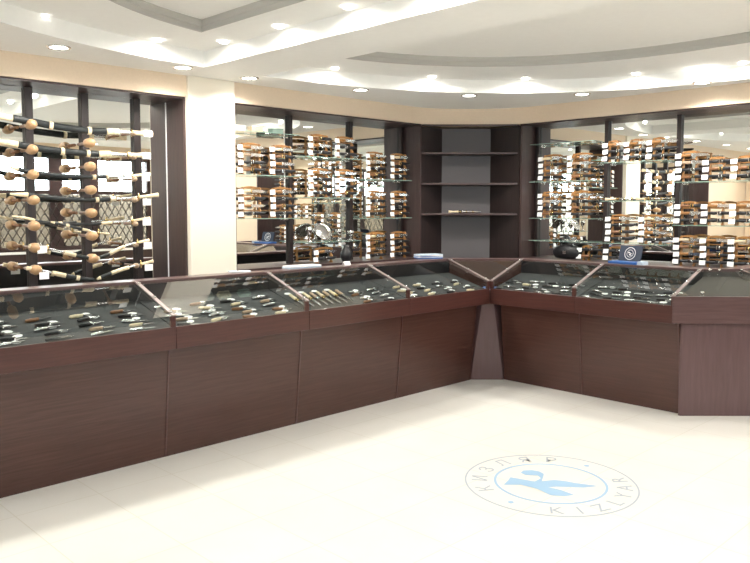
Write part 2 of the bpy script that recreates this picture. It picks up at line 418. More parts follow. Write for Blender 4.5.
# ================================================================ glass shelves
def glass_shelf(along, lo, hi, z, label, group):
    if along == 'y': org = (XL + .02, lo, z - .006); a, b = (XL + .042, lo + .015, z - .006), (FX - .06, hi - .015, z)
    else: org = (lo, YR - .02, z - .006); a, b = (lo + .015, YR - .042, z - .006), (hi - .015, FY + .06, z)
    t = thing('glass_shelf', label, 'glass shelf', org, 0, group)
    MB().box(a, b, 0, edge=1).build('pane', [M['shelfglass'], M['edge']], t, org=org)
    mb = MB()
    for k in (.03, .97):
        s = lo + .015 + (hi - lo - .03) * k
        if along == 'y': mb.tube([(XL + .006, s, z - .015), (XL + .06, s, z - .015)], .008, 8)
        else: mb.tube([(s, YR - .006, z - .015), (s, YR - .06, z - .015)], .008, 8)
    mb.build('bracket', M['chrome'], t, org=org)
LB = [(3.755, 4.52), (4.57, 5.31), (5.355, 6.07)]
RB = [(-4.735, -3.945), (-3.895, -3.195), (-3.145, -2.445)]
PL = ['left bay', 'middle bay', 'right bay']
def sh(along, bays, bi, zs, where):
    nm = ['upper', 'middle', 'lower', 'bottom'] if len(zs) > 2 else ['upper', 'lower']
    for z, q in zip(zs, nm):
        glass_shelf(along, *bays[bi], z, '%s glass shelf in the %s of the %s' % (q, PL[bi], where), 'glass shelves in the mirrored cabinets')
WL, WR = 'cabinet between pillar and corner', 'cabinet right of corner shelves'
sh('y', LB, 0, [2.28, 1.895, 1.505], WL); sh('y', LB, 1, [2.09, 1.70, 1.27], WL); sh('y', LB, 2, [1.895, 1.495], WL)
sh('x', RB, 0, [2.28, 1.88, 1.49, 1.25], WR); sh('x', RB, 1, [2.05, 1.67, 1.25], WR); sh('x', RB, 2, [1.84, 1.44], WR)

# ================================================================ knives and racks
def knife_proto(kind, L=.27):
    """lies along +x from 0 to L, thin in y, tall in z; rests with its lowest point at z=0"""
    cols = {'honey': ('honey-wood handled knife', 'orange', 'brown'), 'brown': ('brown-handled knife', 'brown', 'black'),
            'black': ('black-handled knife', 'black', 'black'), 'horn': ('horn-handled knife', 'horn', 'brown'), 'ivory': ('pale-handled knife', 'ivory', 'black')}[kind]
    t = thing('display_knife', cols[0], 'knife')
    h = .017
    hl = L * .40
    MB().tube([(0, 0, h * .8), (.012, 0, h * .75), (hl * .35, 0, h * .9), (hl * .7, 0, h * .8), (hl, 0, h)], [.009, .015, .0125, .0155, .012], 10, flat=.75).build('handle', M[cols[1]], t)
    MB().box((hl, -.011, h - .017), (hl + .007, .011, h + .017)).build('guard', M['brass' if kind in ('brown', 'ivory') else 'chrome'], t, bevel=.002)
    if kind in ('honey', 'horn', 'ivory'):
        pts = [(hl + .007, h - .013), (hl + .007, h + .013), (L * .8, h + .012), (L * .94, h + .006), (L, h + .004), (L * .9, h - .010), (L * .78, h - .014)]
        A = [(x, -.0018, z) for x, z in pts]; B = [(x, .0018, z) for x, z in pts]
        MB().loft(A, B).build('blade', M['steel'], t)
    else:
        b = MB().tube([(hl + .007, 0, h), (L * .6, 0, h), (L * .85, 0, h - .001), (L * .97, 0, h + .003), (L, 0, h + .004)], [.0155, .0160, .0145, .009, .003], 10, flat=.55)
        sb = b.build('sheath', M[cols[2]], t)
        MB().tube([(hl + .02, 0, h), (hl + .032, 0, h)], .0172, 10, flat=.62).build('sheath_band', M['chrome' if kind == 'black' else 'brass'], t)
    return t
KN = {k: knife_proto(k) for k in ('honey', 'brown', 'black', 'horn', 'ivory')}
KL = {'honey': 'honey-handled', 'brown': 'brown-handled', 'black': 'black-handled', 'horn': 'horn-handled', 'ivory': 'pale-handled'}
RACKS = {}
def rack_proto(n, L):
    """ladder-like wooden rack: x 0..L along the shelf, front toward -y"""
    t = thing('knife_rack', 'wooden knife rack', 'knife rack')
    step = .066; H = n * step + .012
    for x in (.06, L - .06):
        prof = [( -.030, 0), (-.030, .012)]
        for i in range(n):                                 # wavy front edge, one scoop a tier
            z = .012 + i * step
            prof += [(-.020, z + .010), (-.012, z + .022), (-.024, z + .040), (-.034, z + .052), (-.030, z + .064)]
        prof += [(-.012, H + .006), (-.004, H), (.002, .012), (.020, 0)]
        A = [(x - .006, y, z) for y, z in prof]; B = [(x + .006, y, z) for y, z in prof]
        MB().loft(A, B).build('upright', M['orange'], t)
    for z in (H * .25, H * .75): MB().box((.055, .004, z - .006), (L - .055, .010, z + .006)).build('cross_rail', M['orange'], t)
    top = MB(); k = 12
    A = [(.04 + (L - .08) * i / k, H - .002 + .014 * sin(pi * i / k)) for i in range(k + 1)]
    poly = [(.04, H - .010)] + A + [(L - .04, H - .010)]
    top.loft([(x, -.004, z) for x, z in poly], [(x, .008, z) for x, z in poly]).build('crest', M['orange'], t)
    for i in range(n):
        z = .012 + i * step
        a_, b_ = (i * 5 % 3 - 1) * .003, .004 * (i % 2); c = MB(); c.loft([(-.008 + a_, -.047, z + .004), (.049 + a_, -.047, z + .004 + b_), (.049 + a_, -.040, z + .048 + b_), (-.008 + a_, -.040, z + .048)], [(-.008 + a_, -.0455, z + .004), (.049 + a_, -.0455, z + .004 + b_), (.049 + a_, -.0385, z + .048 + b_), (-.008 + a_, -.0385, z + .048)])
        c.build('price_card', M['card'], t)
    return t, step, H
def place_rack(along, s, z, n, L, where, pos, seq):
    key = (n, L)
    if key not in RACKS: RACKS[key] = rack_proto(n, L)
    t, step, H = RACKS[key]
    # local x runs to the viewer's right: +Y on the left wall, +X on the back wall
    if along == 'y': loc = Vector((-5.68, s, z)); rz = pi / 2
    else: loc = Vector((s, 7.03, z)); rz = 0
    use(t, loc, rz, 'wooden rack of price-carded knives, %s, %s' % (pos, where), 'knife racks on the shelves')
    tiers = ['bottom', 'second', 'third', 'top'] if n == 4 else (['bottom', 'middle', 'top'] if n == 3 else ['lower', 'upper'])
    for i in range(n):
        kd = seq[i % len(seq)]
        zz = z + .012 + i * step + .018
        dy = -.028
        off = Vector((.03, dy, 0)); off.rotate(Matrix.Rotation(rz, 3, 'Z'))
        use(KN[kd], (loc.x + off.x, loc.y + off.y, zz), rz, '%s knife, %s tier, %s rack, %s' % (KL[kd], tiers[i], pos, where), 'knives on the wall racks')
s1 = ['black', 'honey', 'brown', 'ivory']; s2 = ['brown', 'black', 'horn', 'honey']; s3 = ['black', 'brown', 'black', 'honey']; s4 = ['black', 'black', 'honey']
P = lambda s, b, c: '%s shelf, %s, cabinet %s' % (s, b, c)
cL, cR = 'right of pillar', 'right of corner'
for j, s in enumerate((3.84, 4.19)):
    pos = ('left', 'right')[j]
    place_rack('y', s, 1.895, 4, .30, P('middle', 'left bay', cL), pos, s1 if j else s2)
    place_rack('y', s, 1.505, 4, .30, P('lower', 'left bay', cL), pos, s3 if j else s1)
for j, s in enumerate((4.64, 4.98)):
    pos = ('left', 'right')[j]
    place_rack('y', s, 2.09, 3, .30, P('upper', 'middle bay', cL), pos, s4 if j else s1)
    place_rack('y', s, 1.70, 4, .30, P('middle', 'middle bay', cL), pos, s2 if j else s3)
place_rack('y', 4.70, BZ, 2, .30, 'cupboard top, middle bay, cabinet right of pillar', 'left', s1)
for j, s in enumerate((5.40, 5.76)):
    pos = ('left', 'right')[j]
    place_rack('y', s, 1.895, 4, .30, P('upper', 'right bay', cL), pos, s1 if j else s2)
    place_rack('y', s, 1.495, 4, .30, P('lower', 'right bay', cL), pos, s2 if j else s3)
    place_rack('y', s, BZ, 4, .30, 'cupboard top, right bay, cabinet right of pillar', pos, s3 if j else s1)
for j, s in enumerate((-4.62, -4.27)):
    pos = ('left', 'right')[j]
    place_rack('x', s, 1.88, 4, .30, P('second', 'left bay', cR), pos, s2 if j else s1)
    place_rack('x', s, 1.49, 4, .30, P('third', 'left bay', cR), pos, s3 if j else s2)
for j, s in enumerate((-3.87, -3.64, -3.41)):
    place_rack('x', s, 2.05, 3, .21, P('upper', 'middle bay', cR), ('left', 'middle', 'right')[j], s4)
for j, s in enumerate((-3.82, -3.47)):
    place_rack('x', s, 1.25, 4, .26, P('lower', 'middle bay', cR), ('left', 'right')[j], s1 if j else s3)
for j, s in enumerate((-3.12, -2.87, -2.62)):
    pos = ('left', 'middle', 'right')[j]
    place_rack('x', s, 1.84, 4 if j == 0 else 3, .24, P('upper', 'right bay', cR), pos, s3 if j else s2)
    place_rack('x', s, 1.44, 3, .24, P('lower', 'right bay', cR), pos, s4 if j else s1)
    place_rack('x', s, BZ, 4, .24, 'cupboard top, right bay, cabinet right of corner', pos, s3 if j == 1 else s1)
place_rack('x', -4.14, BZ, 2, .18, 'cupboard top, left bay, cabinet right of corner', 'only', s2)
place_rack('x', -3.84, BZ, 2, .24, 'cupboard top, middle bay, cabinet right of corner', 'left', s4)

# ================================================================ sabres on turned pegs
def turned_peg(y, z, lab, big=True):
    org = (XL + .04, y, z)
    t = thing('wooden_peg', lab, 'peg', org, 0, 'turned pegs on the sabre posts')
    if big:
        MB().lathe([(.012, 0), (.012, .12), (.018, .135)], (0, 0, 0), (1, 0, 0), 12).build('shank', M['brown'], t)
        MB().lathe([(.014, .133), (.026, .142), (.034, .16), (.036, .19), (.036, .215), (.030, .24), (.018, .252), (.001, .255)], (0, 0, 0), (1, 0, 0), 16).build('knob', M['peg'], t)
    else:
        MB().lathe([(.010, 0), (.010, .15), (.014, .16)], (0, 0, 0), (1, 0, 0), 12).build('shank', M['brown'], t)
        MB().lathe([(.012, .158), (.019, .17), (.021, .19), (.017, .21), (.001, .215)], (0, 0, 0), (1, 0, 0), 14).build('knob', M['horn'], t)
PROWS = ['top', 'second', 'third', 'fourth', 'fifth', 'sixth', 'lowest']
for k, z in enumerate([2.19, 2.014, 1.837, 1.655, 1.47, 1.313, 1.155]): turned_peg(2.058, z, '%s turned wooden peg on the left sabre post' % PROWS[k])
for k, z in enumerate([2.085, 1.909, 1.734, 1.561, 1.388, 1.218]): turned_peg(2.48, z, '%s turned wooden peg on the middle sabre post' % PROWS[k])
for k, z in enumerate([2.1799999999999997, 1.997, 1.826, 1.6620000000000001, 1.4740000000000002, 1.308, 1.143]): turned_peg(2.837, z, '%s small peg on the right sabre post' % PROWS[k], False)
def sabre(label, pts, r=.020, cut=(0, 0, 0, 0), bands=(), card=None, scab='darkgreen', X=-5.60):
    """pts (y, z) from the scabbard tip; cut = y where tip fitting | scabbard | throat | bare steel | grip change over"""
    P3 = interp([(X, y, z) for y, z in pts], 10); n = len(P3) - 1
    org = tuple(P3[n // 2])
    t = thing('curved_sabre', label, 'sabre', org, 0, 'sabres on the pegs')
    def idx(y): return min(range(n + 1), key=lambda i: abs(P3[i].y - y))
    ia, ib, ic, id_ = [idx(y) for y in cut]
    def seg(a, b): return P3[a:max(b, a + 1) + 1]
    ch = seg(0, ia); MB().tube(ch, [r * (.4 + .6 * i / (len(ch) - 1)) for i in range(len(ch))], 10, flat=.6).build('scabbard_tip', M['ivory'], t, org=org)
    MB().tube(seg(ia, ib), r, 10, flat=.6).build('scabbard', M[scab], t, org=org)
    MB().tube(seg(ib, ic), r * 1.05, 10, flat=.65).build('scabbard_throat', M['ivory'], t, org=org)
    MB().tube(seg(ic, id_), r * .55, 6, flat=.25).build('blade', M['steel'], t, org=org)
    g = seg(id_, n); MB().tube(g, [r * (.7 + .3 * (i / max(1, len(g) - 1)) ** 2) for i in range(len(g))], 10, flat=.75).build('grip', M['ivory'], t, org=org)
    p = P3[id_]
    MB().tube([p + Vector((0, 0, -.032)), p + Vector((0, .004, 0)), p + Vector((0, 0, .032))], [.004, .009, .004], 8).build('crossguard', M['brass'], t, org=org)
    for q in bands:
        i = idx(q); MB().tube([P3[i] + (P3[i - 1] - P3[i]).normalized() * .013, P3[i] + (P3[min(n, i + 1)] - P3[i]).normalized() * .013], r * 1.16, 10, flat=.7).build('scabbard_band', M['ivory'], t, org=org)
    if card:
        y, z = card
        c_ = MB(); c_.box((X + .045, y - .034, z - .026), (X + .047, y + .034, z + .026)); c_.tube([(X + .044, y, z + .024), (X + .01, y, z + .045)], .0012, 5)
        c_.build('price_card', M['card'], t, org=org)
sabre('top sabre on the pegs, dark scabbard with ivory fittings', [(1.803, 2.249), (1.854, 2.233), (1.973, 2.222), (2.075, 2.21), (2.215, 2.192), (2.376, 2.182), (2.497, 2.176), (2.63, 2.181), (2.727, 2.184), (2.851, 2.185), (2.996, 2.187)], r=0.026, cut=(1.942, 2.617, 2.714, 2.83), bands=(2.2, 2.484), card=(2.936, 2.183))
sabre('second sabre on the pegs, dark scabbard with ivory fittings', [(1.797, 2.065), (1.848, 2.058), (1.981, 2.042), (2.118, 2.025), (2.297, 2.012), (2.485, 2.007), (2.587, 2.008), (2.658, 2.012), (2.805, 2.011), (2.949, 2.018)], r=0.025, cut=(1.969, 2.554, 2.649, 2.797), bands=(2.287, 2.468), card=(2.923, 2.009))
sabre('third sabre on the pegs, slim dark scabbard, bare steel at right', [(1.909, 1.885), (2.009, 1.86), (2.113, 1.846), (2.292, 1.833), (2.481, 1.831), (2.622, 1.839), (2.801, 1.848), (2.972, 1.869)], r=0.017, cut=(1.969, 2.601, 2.625, 2.822), bands=(2.507,), card=(2.911, 1.836))
sabre('fourth sabre on the pegs, ivory tip, dark scabbard, curled ivory grip', [(1.903, 1.696), (2.025, 1.691), (2.143, 1.678), (2.288, 1.665), (2.476, 1.659), (2.65, 1.668), (2.797, 1.677), (3.038, 1.703)], r=0.019, cut=(2.024, 2.633, 2.674, 2.881), bands=(2.538,), card=(2.915, 1.646))
sabre('fifth sabre on the pegs, slim with a pale hilt at each end', [(1.912, 1.542), (2.02, 1.524), (2.103, 1.498), (2.246, 1.485), (2.433, 1.475), (2.549, 1.481), (2.645, 1.487), (2.793, 1.497), (2.964, 1.519)], r=0.013, cut=(2.065, 2.562, 2.649, 2.814), bands=(2.251,), card=(2.911, 1.487))
sabre('left sabre of the crossed pair on the sixth peg row', [(2.487, 1.212), (2.373, 1.24), (2.255, 1.275), (2.133, 1.309), (2.014, 1.328)], r=0.015, cut=(2.484, 2.354, 2.265, 2.143), bands=(), card=(2.09, 1.303), X=-5.585)
sabre('right sabre of the crossed pair on the sixth peg row', [(2.503, 1.211), (2.623, 1.252), (2.722, 1.295), (2.831, 1.323), (2.943, 1.343)], r=0.015, cut=(2.53, 2.617, 2.731, 2.847), bands=(), card=(2.907, 1.304), X=-5.585)
sabre('left sabre of the lowest crossed pair, ivory scabbard', [(2.483, 1.052), (2.346, 1.08), (2.199, 1.119), (2.092, 1.151), (1.995, 1.171)], r=0.017, cut=(2.484, 2.265, 2.178, 2.093), bands=(2.362,), card=(2.098, 1.114), X=-5.585)
sabre('right sabre of the lowest crossed pair, ivory fittings', [(2.507, 1.058), (2.635, 1.1), (2.743, 1.129), (2.869, 1.154), (2.974, 1.173)], r=0.015, cut=(2.538, 2.617, 2.764, 2.864), bands=(), card=(2.912, 1.128), X=-5.585)
sabre('short sabre sloping down across the fifth peg row', [(2.174, 1.497), (2.26, 1.477), (2.356, 1.454), (2.485, 1.421), (2.611, 1.399)], r=0.01, cut=(2.2, 2.4, 2.461, 2.53), bands=(2.295,), card=None, X=-5.585)

# ================================================================ showcase counters
RX, RY = -4.21, 5.60            # rim lines
DP = .51
ZF0, ZF1, ZG, ZB = .72, .86, .925, 1.10
TILT = math.atan(.28)
def DZ(y): return .848 + .28 * (y - .022)
def showcase(label, org, rz, L, b0=0.0, b1=0.0, rib0=True):
    t = thing('display_counter', label, 'display counter', org, rz, 'glass topped display counters')
    prof = [(.155, 0), (.085, ZF0), (DP, ZF0), (DP, 0)]
    MB().loft([(b0, y, z) for y, z in prof], [(L - b1, y, z) for y, z in prof]).build('base', M['wood'], t)
    # joint strip between neighbouring fronts
    MB().loft([(L - b1 - .012, .154, .001), (L - b1, .154, .001), (L - b1, .084, ZF0 - .002), (L - b1 - .012, .084, ZF0 - .002)],
              [(L - b1 - .012, .151, .001), (L - b1, .151, .001), (L - b1, .081, ZF0 - .002), (L - b1 - .012, .081, ZF0 - .002)]).build('edge_strip', M['woodx'], t)
    MB().box((.001, 0, ZF0), (L - .001, .02, ZF1)).build('fascia', M['woodx'], t, bevel=.003)
    MB().box((.001, .02, ZF0), (L - .001, DP, ZF1 - .03)).build('tray', M['wood'], t)
    MB().loft([(.005, .022, DZ(.022) - .014), (L - .005, .022, DZ(.022) - .014), (L - .005, DP - .022, DZ(DP - .022) - .014), (.005, DP - .022, DZ(DP - .022) - .014)], [(.005, .022, DZ(.022)), (L - .005, .022, DZ(.022)), (L - .005, DP - .022, DZ(DP - .022)), (.005, DP - .022, DZ(DP - .022))]).build('display_board', M['cloth'], t)
    MB().box((.001, DP - .02, ZF1 - .03), (L - .001, DP, ZB - .012)).build('back_panel', M['black'], t)
    MB().box((0, DP - .02, ZB - .012), (L, DP + .13, ZB + .012)).build('back_rail', M['rail'], t, bevel=.004)
    MB().box((.018, .006, ZF1), (L - .018, .011, ZG - .003)).build('front_glass', M['glass'], t)
    MB().loft([(.004, .004, ZG), (L - .004, .004, ZG), (L - .004, DP - .02, ZB - .006), (.004, DP - .02, ZB - .006)],
              [(.004, .004, ZG + .005), (L - .004, .004, ZG + .005), (L - .004, DP - .02, ZB - .001), (.004, DP - .02, ZB - .001)]).build('top_glass', [M['glass']], t)
    for x in ([.0] if rib0 else []) + [L]:
        x = min(max(x, .015), L - .015)
        rb = MB()
        y1, z1 = DP - .03, ZB + .006
        rb.loft([(x - .013, -.002, ZG + .005), (x + .013, -.002, ZG + .005), (x + .013, y1, z1), (x - .013, y1, z1)], [(x - .013, -.002, ZG + .013), (x + .013, -.002, ZG + .013), (x + .013, y1, z1 + .008), (x - .013, y1, z1 + .008)])
        o = rb.build('glass_rib', M['alu'], t)
        for q in (.08, .5, .92):
            cl = MB()
            yy = q * y1; zz = ZG + .013 + (z1 - ZG - .005) * q
            cl.lathe([(.009, 0), (.012, .003), (.009, .009), (.003, .011)], (x, yy, zz), (0, -.34, .94), 10)
            cl.build('clip', M['chrome'], o)
        MB().box((x - .016, 0, ZF1), (x + .014, .026, ZG + .004)).build('post_block', M['woodx'], t, bevel=.002)
    return t
NL = ['fifth', 'fourth', 'third', 'second', 'first']
# left run, counted from the inner corner outward
ends = [5.60, 4.53, 3.46, 2.39, 1.32, .25]
lbl = ['display counter of the left run touching the inner corner', 'left-run display counter with long knives lying side by side', 'left-run display counter reflecting the white pillar in its glass',
       'left-run display counter at the left edge of the photo', 'left-run display counter beyond the left edge of the photo']
for i in range(5):
    showcase(lbl[i], (RX, ends[i + 1], 0), pi / 2, ends[i] - ends[i + 1], b1=.08 if i == 0 else 0, rib0=(i == 4))
xs = [-4.21, -3.33, -2.48]
showcase('right-run display counter touching the inner corner', (xs[0], RY, 0), 0, xs[1] - xs[0], b0=.06, rib0=True)
showcase('right-run display counter beside the outer corner unit', (xs[1], RY, 0), 0, xs[2] - xs[1], rib0=False)

# inner corner unit
org = (-4.25, 5.64, 0)
t = thing('corner_counter', 'triangular glass topped counter filling the inner corner, blue leaflet inside', 'display counter', org)
A, B, C_ = (RX, RY), (RX - DP, RY), (RX, RY + DP)
MB().loft([(-4.365, 5.525, 0), (-4.15, 5.74, 0), (-4.15, 6.11, 0), (-4.72, 6.11, 0), (-4.72, 5.525, 0)],
          [(-4.295, 5.595, ZF0), (-4.22, 5.67, ZF0), (-4.22, 6.11, ZF0), (-4.72, 6.11, ZF0), (-4.72, 5.595, ZF0)]).build('base', M['lilac'], t, org=org)
MB().prism([(RX - .02, RY + .003), (RX - .002, RY + .02), (RX - .002, RY + DP), (RX - DP, RY + .003)], ZF0, ZF1 - .03).build('tray', M['cloth2'], t, org=org)
MB().prism([(RX - DP, RY + .003), (RX - .002, RY + DP), (RX - .002, RY + DP - .028), (RX - DP + .028, RY + .003)], ZF1 - .03, ZB - .012).build('back_panel', M['wood'], t, org=org)
k = .13
MB().prism([(RX - DP + .01, RY), (RX, RY + DP - .01), (RX, RY + DP + .13), (RX - DP - .13, RY)], ZB - .012, ZB + .012).build('back_rail', M['rail'], t, org=org, bevel=.003)
gp = [(RX - .006, RY + .006), (RX - .004, RY + DP - .04), (RX - DP + .04, RY + .004)]
MB().loft([(gp[0][0], gp[0][1], ZG), (gp[1][0], gp[1][1], ZB - .012), (gp[2][0], gp[2][1], ZB - .012)], [(gp[0][0], gp[0][1], ZG + .005), (gp[1][0], gp[1][1], ZB - .007), (gp[2][0], gp[2][1], ZB - .007)]).build('top_glass', M['glass'], t, org=org)

# outer corner unit: side on the right run, front at 45 degrees
org = (-2.2, 6.0, 0)
t = thing('corner_counter', 'angled outer corner counter at right with taupe cloth under glass', 'display counter', org)
W_ = .72
F0, F1 = (-2.48, 5.60), (-2.48 + W_, 5.60 + W_)
K0, K1 = (-2.48, 5.60 + DP), (-2.48 + W_ - DP, 5.60 + W_)
nx, ny = .7071, -.7071
def ins(p, d): return (p[0] - nx * d, p[1] - ny * d)
MB().prism([ (F0[0] + .02, F0[1] + .10), (F1[0] - .10, F1[1] - .02), (F1[0] - .10, F1[1] + .0), K1, K0, (F0[0] + .002, F0[1] + .10)], 0, ZF0 + .02).build('base', M['lilac'], t, org=org, bevel=.003)
MB().prism([(F0[0] - .012, F0[1] - .012), (F1[0] + .012, F1[1] + .012), ins((F1[0], F1[1] + .012), .02), ins((F0[0] - .012, F0[1]), .02)], ZF0 + .005, ZG + .005).build('fascia', M['rail'], t, org=org, bevel=.003)
q0, q1 = ins(F0, .03), ins(F1, .03)
MB().prism([q0, q1, K1, K0], ZF0 + .021, ZF1 + .0).build('tray', M['wood'], t, org=org)
MB().loft([(*q0, .875), (*q1, .875), (*K1, 1.04), (*K0, 1.04)], [(*q0, .885), (*q1, .885), (*K1, 1.05), (*K0, 1.05)]).build('display_board', M['cloth2'], t, org=org)
def mixp(p, q, k): return (p[0] + (q[0] - p[0]) * k, p[1] + (q[1] - p[1]) * k)
g0, g1 = ins(F0, .022), ins(F1, .022)
MB().loft([(*g0, ZG + .006), (*g1, ZG + .006), (*K1, ZB - .006), (*K0, ZB - .006)], [(*g0, ZG + .011), (*g1, ZG + .011), (*K1, ZB), (*K0, ZB)]).build('top_glass', M['glass'], t, org=org)
bk = [(K0[0] + .002, K0[1]), (K1[0], K1[1] - .002), (K1[0] - .13, K1[1] - .002 + .0), (K1[0] - .13, K1[1] + .0), (K0[0] + .002, K0[1] + .13)]
MB().prism([(K0[0] + .001, K0[1] + .001), (K1[0], K1[1]), (K1[0] - .13, K1[1] + .0), (K0[0] + .001, K0[1] + .13)][:3] + [(K0[0] + .001, K0[1] + .14)], ZB - .012, ZB + .012).build('back_rail', M['rail'], t, org=org)
MB().prism([K0, K1, (K1[0] - .02, K1[1]), (K0[0], K0[1] + .02)], ZF1, ZB - .013).build('back_panel', M['cloth2'], t, org=org)
def rib3(p, q, nm):
    p, q = Vector(p), Vector(q); d = (q - p).normalized(); sd = Vector((-d.y, d.x, 0)).normalized() * .012
    o = MB().loft([tuple(p - sd), tuple(p + sd), tuple(q + sd), tuple(q - sd)], [tuple(v + Vector((0, 0, .008))) for v in (p - sd, p + sd, q + sd, q - sd)]).build(nm, M['alu'], t, org=org)
    return o
rib3((F1[0], F1[1], ZG + .012), (K1[0], K1[1], ZB + .004), 'glass_rib')
for q in (ins(mixp(F0, F1, .22), .05), ins(mixp(F0, F1, .75), .05)):
    MB().lathe([(.014, 0), (.018, .006), (.014, .014), (.004, .018)], (*q, ZG + .016 + .01), (0, 0, 1), 12).build('glass_clip', M['chrome'], t, org=org)
for q in ((K0[0] + .05, K0[1] + .0, 0), (K0[0] + .10, K0[1] + .06, 0), (K1[0] + .01, K1[1] - .02, 0)):
    MB().lathe([(.011, 0), (.014, .005), (.011, .012), (.003, .015)], (q[0], q[1], ZB + .001), (0, 0, 1), 12).build('glass_clip', M['chrome'], t, org=org)
# next counter heading to the back wall
showcase('display counter beyond the outer corner unit, mostly outside the view', (-2.48 + W_, 5.60 + W_, 0), pi / 2, FY - 5.60 - W_ - .01, rib0=False)

# lock on the outer corner unit's back edge
# ================================================================ goods inside the counters
def lay(org, rz, x, y, j, roll=0, lift=.0006):       # a spot and a rotation on the sloping display board
    m = Matrix.Rotation(rz, 3, 'Z') @ Matrix.Rotation(TILT, 3, 'X')
    p = Matrix.Rotation(rz, 3, 'Z') @ Vector((x, y, DZ(y))) + Vector(org) + m @ Vector((0, 0, lift))
    return p, tuple((m @ Matrix.Rotation(j, 3, 'Z') @ Matrix.Rotation(roll, 3, 'X')).to_euler())
def small_knife(kind, L=.17):
    hc = {'brown': 'brown', 'black': 'black', 'ivory': 'ivory', 'horn': 'horn', 'steel': 'steel'}[kind]
    t = thing('folding_knife', 'knife', 'knife')
    MB().tube([(0, 0, .009), (.01, 0, .009), (.04, .002, .009), (.075, 0, .009), (.088, 0, .009)], [.006, .011, .012, .011, .009], 8).build('handle', M[hc], t)
    MB().loft([(.086, -.008, .007), (.086, .009, .007), (L - .03, .009, .007), (L, -.004, .007), (L - .035, -.009, .007)], [(.086, -.008, .0095), (.086, .009, .0095), (L - .03, .009, .0095), (L, -.004, .0095), (L - .035, -.009, .0095)]).build('blade', M['steel'], t)
    MB().box((.080, -.011, .002), (.087, .012, .017)).build('bolster', M['chrome'], t)
    return t
SK = {k: small_knife(k) for k in ('brown', 'black', 'ivory', 'horn', 'steel')}
SKL = {'brown': 'brown-handled', 'black': 'black-handled', 'ivory': 'pale-handled', 'horn': 'horn-handled', 'steel': 'steel-handled'}
pc = thing('price_tag', 'oval white price tag', 'price tag')
MB().lathe([(.019, 0), (.020, .0025), (.018, .004)], (0, 0, 0), n=18).build('card', M['card'], pc)
for c in list(COL.objects):
    if c.parent == pc: c.scale = (1.5, .9, 1)
def fill(org, rz, L, cols, rows, name, kinds, y0=.05, dy=.070, jitter=.01, tagp=.9, seed=1):
    rr = random.Random(seed); rot = Matrix.Rotation(rz, 3, 'Z')
    RN = ['front', 'second', 'third', 'fourth', 'rear'] if rows == 5 else ['front', 'second', 'third', 'rear']
    for c in range(cols):
        for r_ in range(rows):
            x = .035 + (L - .06) * c / cols + .028 * (r_ % 2) + rr.uniform(-jitter, jitter); y = y0 + dy * r_ + rr.uniform(-.006, .006)
            kd = rr.choice(kinds)
            p, e = lay(org, rz, x, y, rr.uniform(-.25, .25))
            use(SK[kd], p, 0, '%s knife in %s, %s row, %s from left' % (SKL[kd], name, RN[r_], ORD[c]), 'small knives laid out in the counters', rot=e)
            if rr.random() < tagp:
                p, e = lay(org, rz, x + .115, y + .036, rr.uniform(-.3, .3))
                use(pc, p, 0, 'oval white price tag behind the %s-row, %s-from-left knife in %s' % (RN[r_], ORD[c], name), 'white price tags in the counters', rot=e)
Q = pi / 2
fill((RX, 1.32, 0), Q, 1.07, 4, 5, 'the leftmost counter', ['brown', 'horn', 'steel', 'black', 'ivory'], seed=3)
fill((RX, 2.39, 0), Q, 1.07, 4, 5, 'the pillar-reflecting counter', ['horn', 'steel', 'ivory', 'brown', 'black'], seed=5)
fill((RX, 3.46 + .55, 0), Q, .50, 2, 4, 'the long-knife counter', ['black', 'brown', 'steel'], seed=6)
fill((RX, 4.53, 0), Q, 1.05, 4, 4, 'the counter left of inner corner', ['black', 'steel', 'black', 'ivory'], seed=8, tagp=.6)
fill((xs[0], RY, 0), 0, .86, 4, 4, 'the counter right of inner corner', ['steel', 'black', 'ivory', 'steel'], seed=9, tagp=.6)
fill((xs[1], RY, 0), 0, .83, 4, 4, 'the counter beside outer corner', ['steel', 'black', 'steel', 'black'], seed=10, tagp=.6)
# long knives lying across the third counter
for i in range(8):
    p, e = lay((RX, 3.46, 0), pi / 2, .085 + i * .066, .32, -pi / 2 - .12, pi / 2, .0125)
    use(KN[['ivory', 'horn'][i % 2]], p, 0, '%s long knife from the left, lying across the long-knife counter' % ORD[i], 'long knives lying across a counter', rot=e)
    p, e = lay((RX, 3.46, 0), pi / 2, .085 + i * .066, .365, .1)
    if i % 2 == 0: use(pc, p, 0, 'oval white price tag behind the %s long knife' % ORD[i], 'white price tags in the counters', rot=e)

# blue leaflet in the inner corner, things on the back rails
zr = ZB + .0125
def booklet(name, label, cat, loc, rz, sheets, size=(.21, .15)):
    t = thing(name, label, cat, loc, rz); z = 0
    for i, (mt, th) in enumerate(sheets):
        a = .12 * ((i * 37) % 5 - 2) / 2; c, s = cos(a), sin(a); w_, h_ = size[0] / 2, size[1] / 2
        poly = [(x * c - y * s, x * s + y * c) for x, y in ((-w_, -h_), (w_, -h_), (w_, h_), (-w_, h_))]
        MB().prism(poly, z, z + th).build('leaflet', M[mt], t); z += th
    return t
booklet('leaflet_pile', 'pile of blue and white leaflets lying inside the inner corner counter', 'leaflets', (-4.33, 5.78, ZF1 - .0295), .6, [('card', .006), ('blue', .006), ('greycard', .005), ('blue', .004)], (.15, .10))
booklet('leaflet_pile', 'pile of blue and white leaflets on the left rail, near the corner shelves', 'leaflets', (-4.86, 5.48, zr), 1.2, [('blue', .012), ('card', .008), ('blue', .006), ('card', .010), ('greycard', .006)], (.24, .15))
t = thing('flat_case', 'flat pale blue case lying closed on the left counter rail', 'case', (-4.81, 3.88, zr), Q)
MB().box((-.16, -.06, 0), (.16, .06, .012)).build('bottom_shell', M['greycard'], t, bevel=.003)
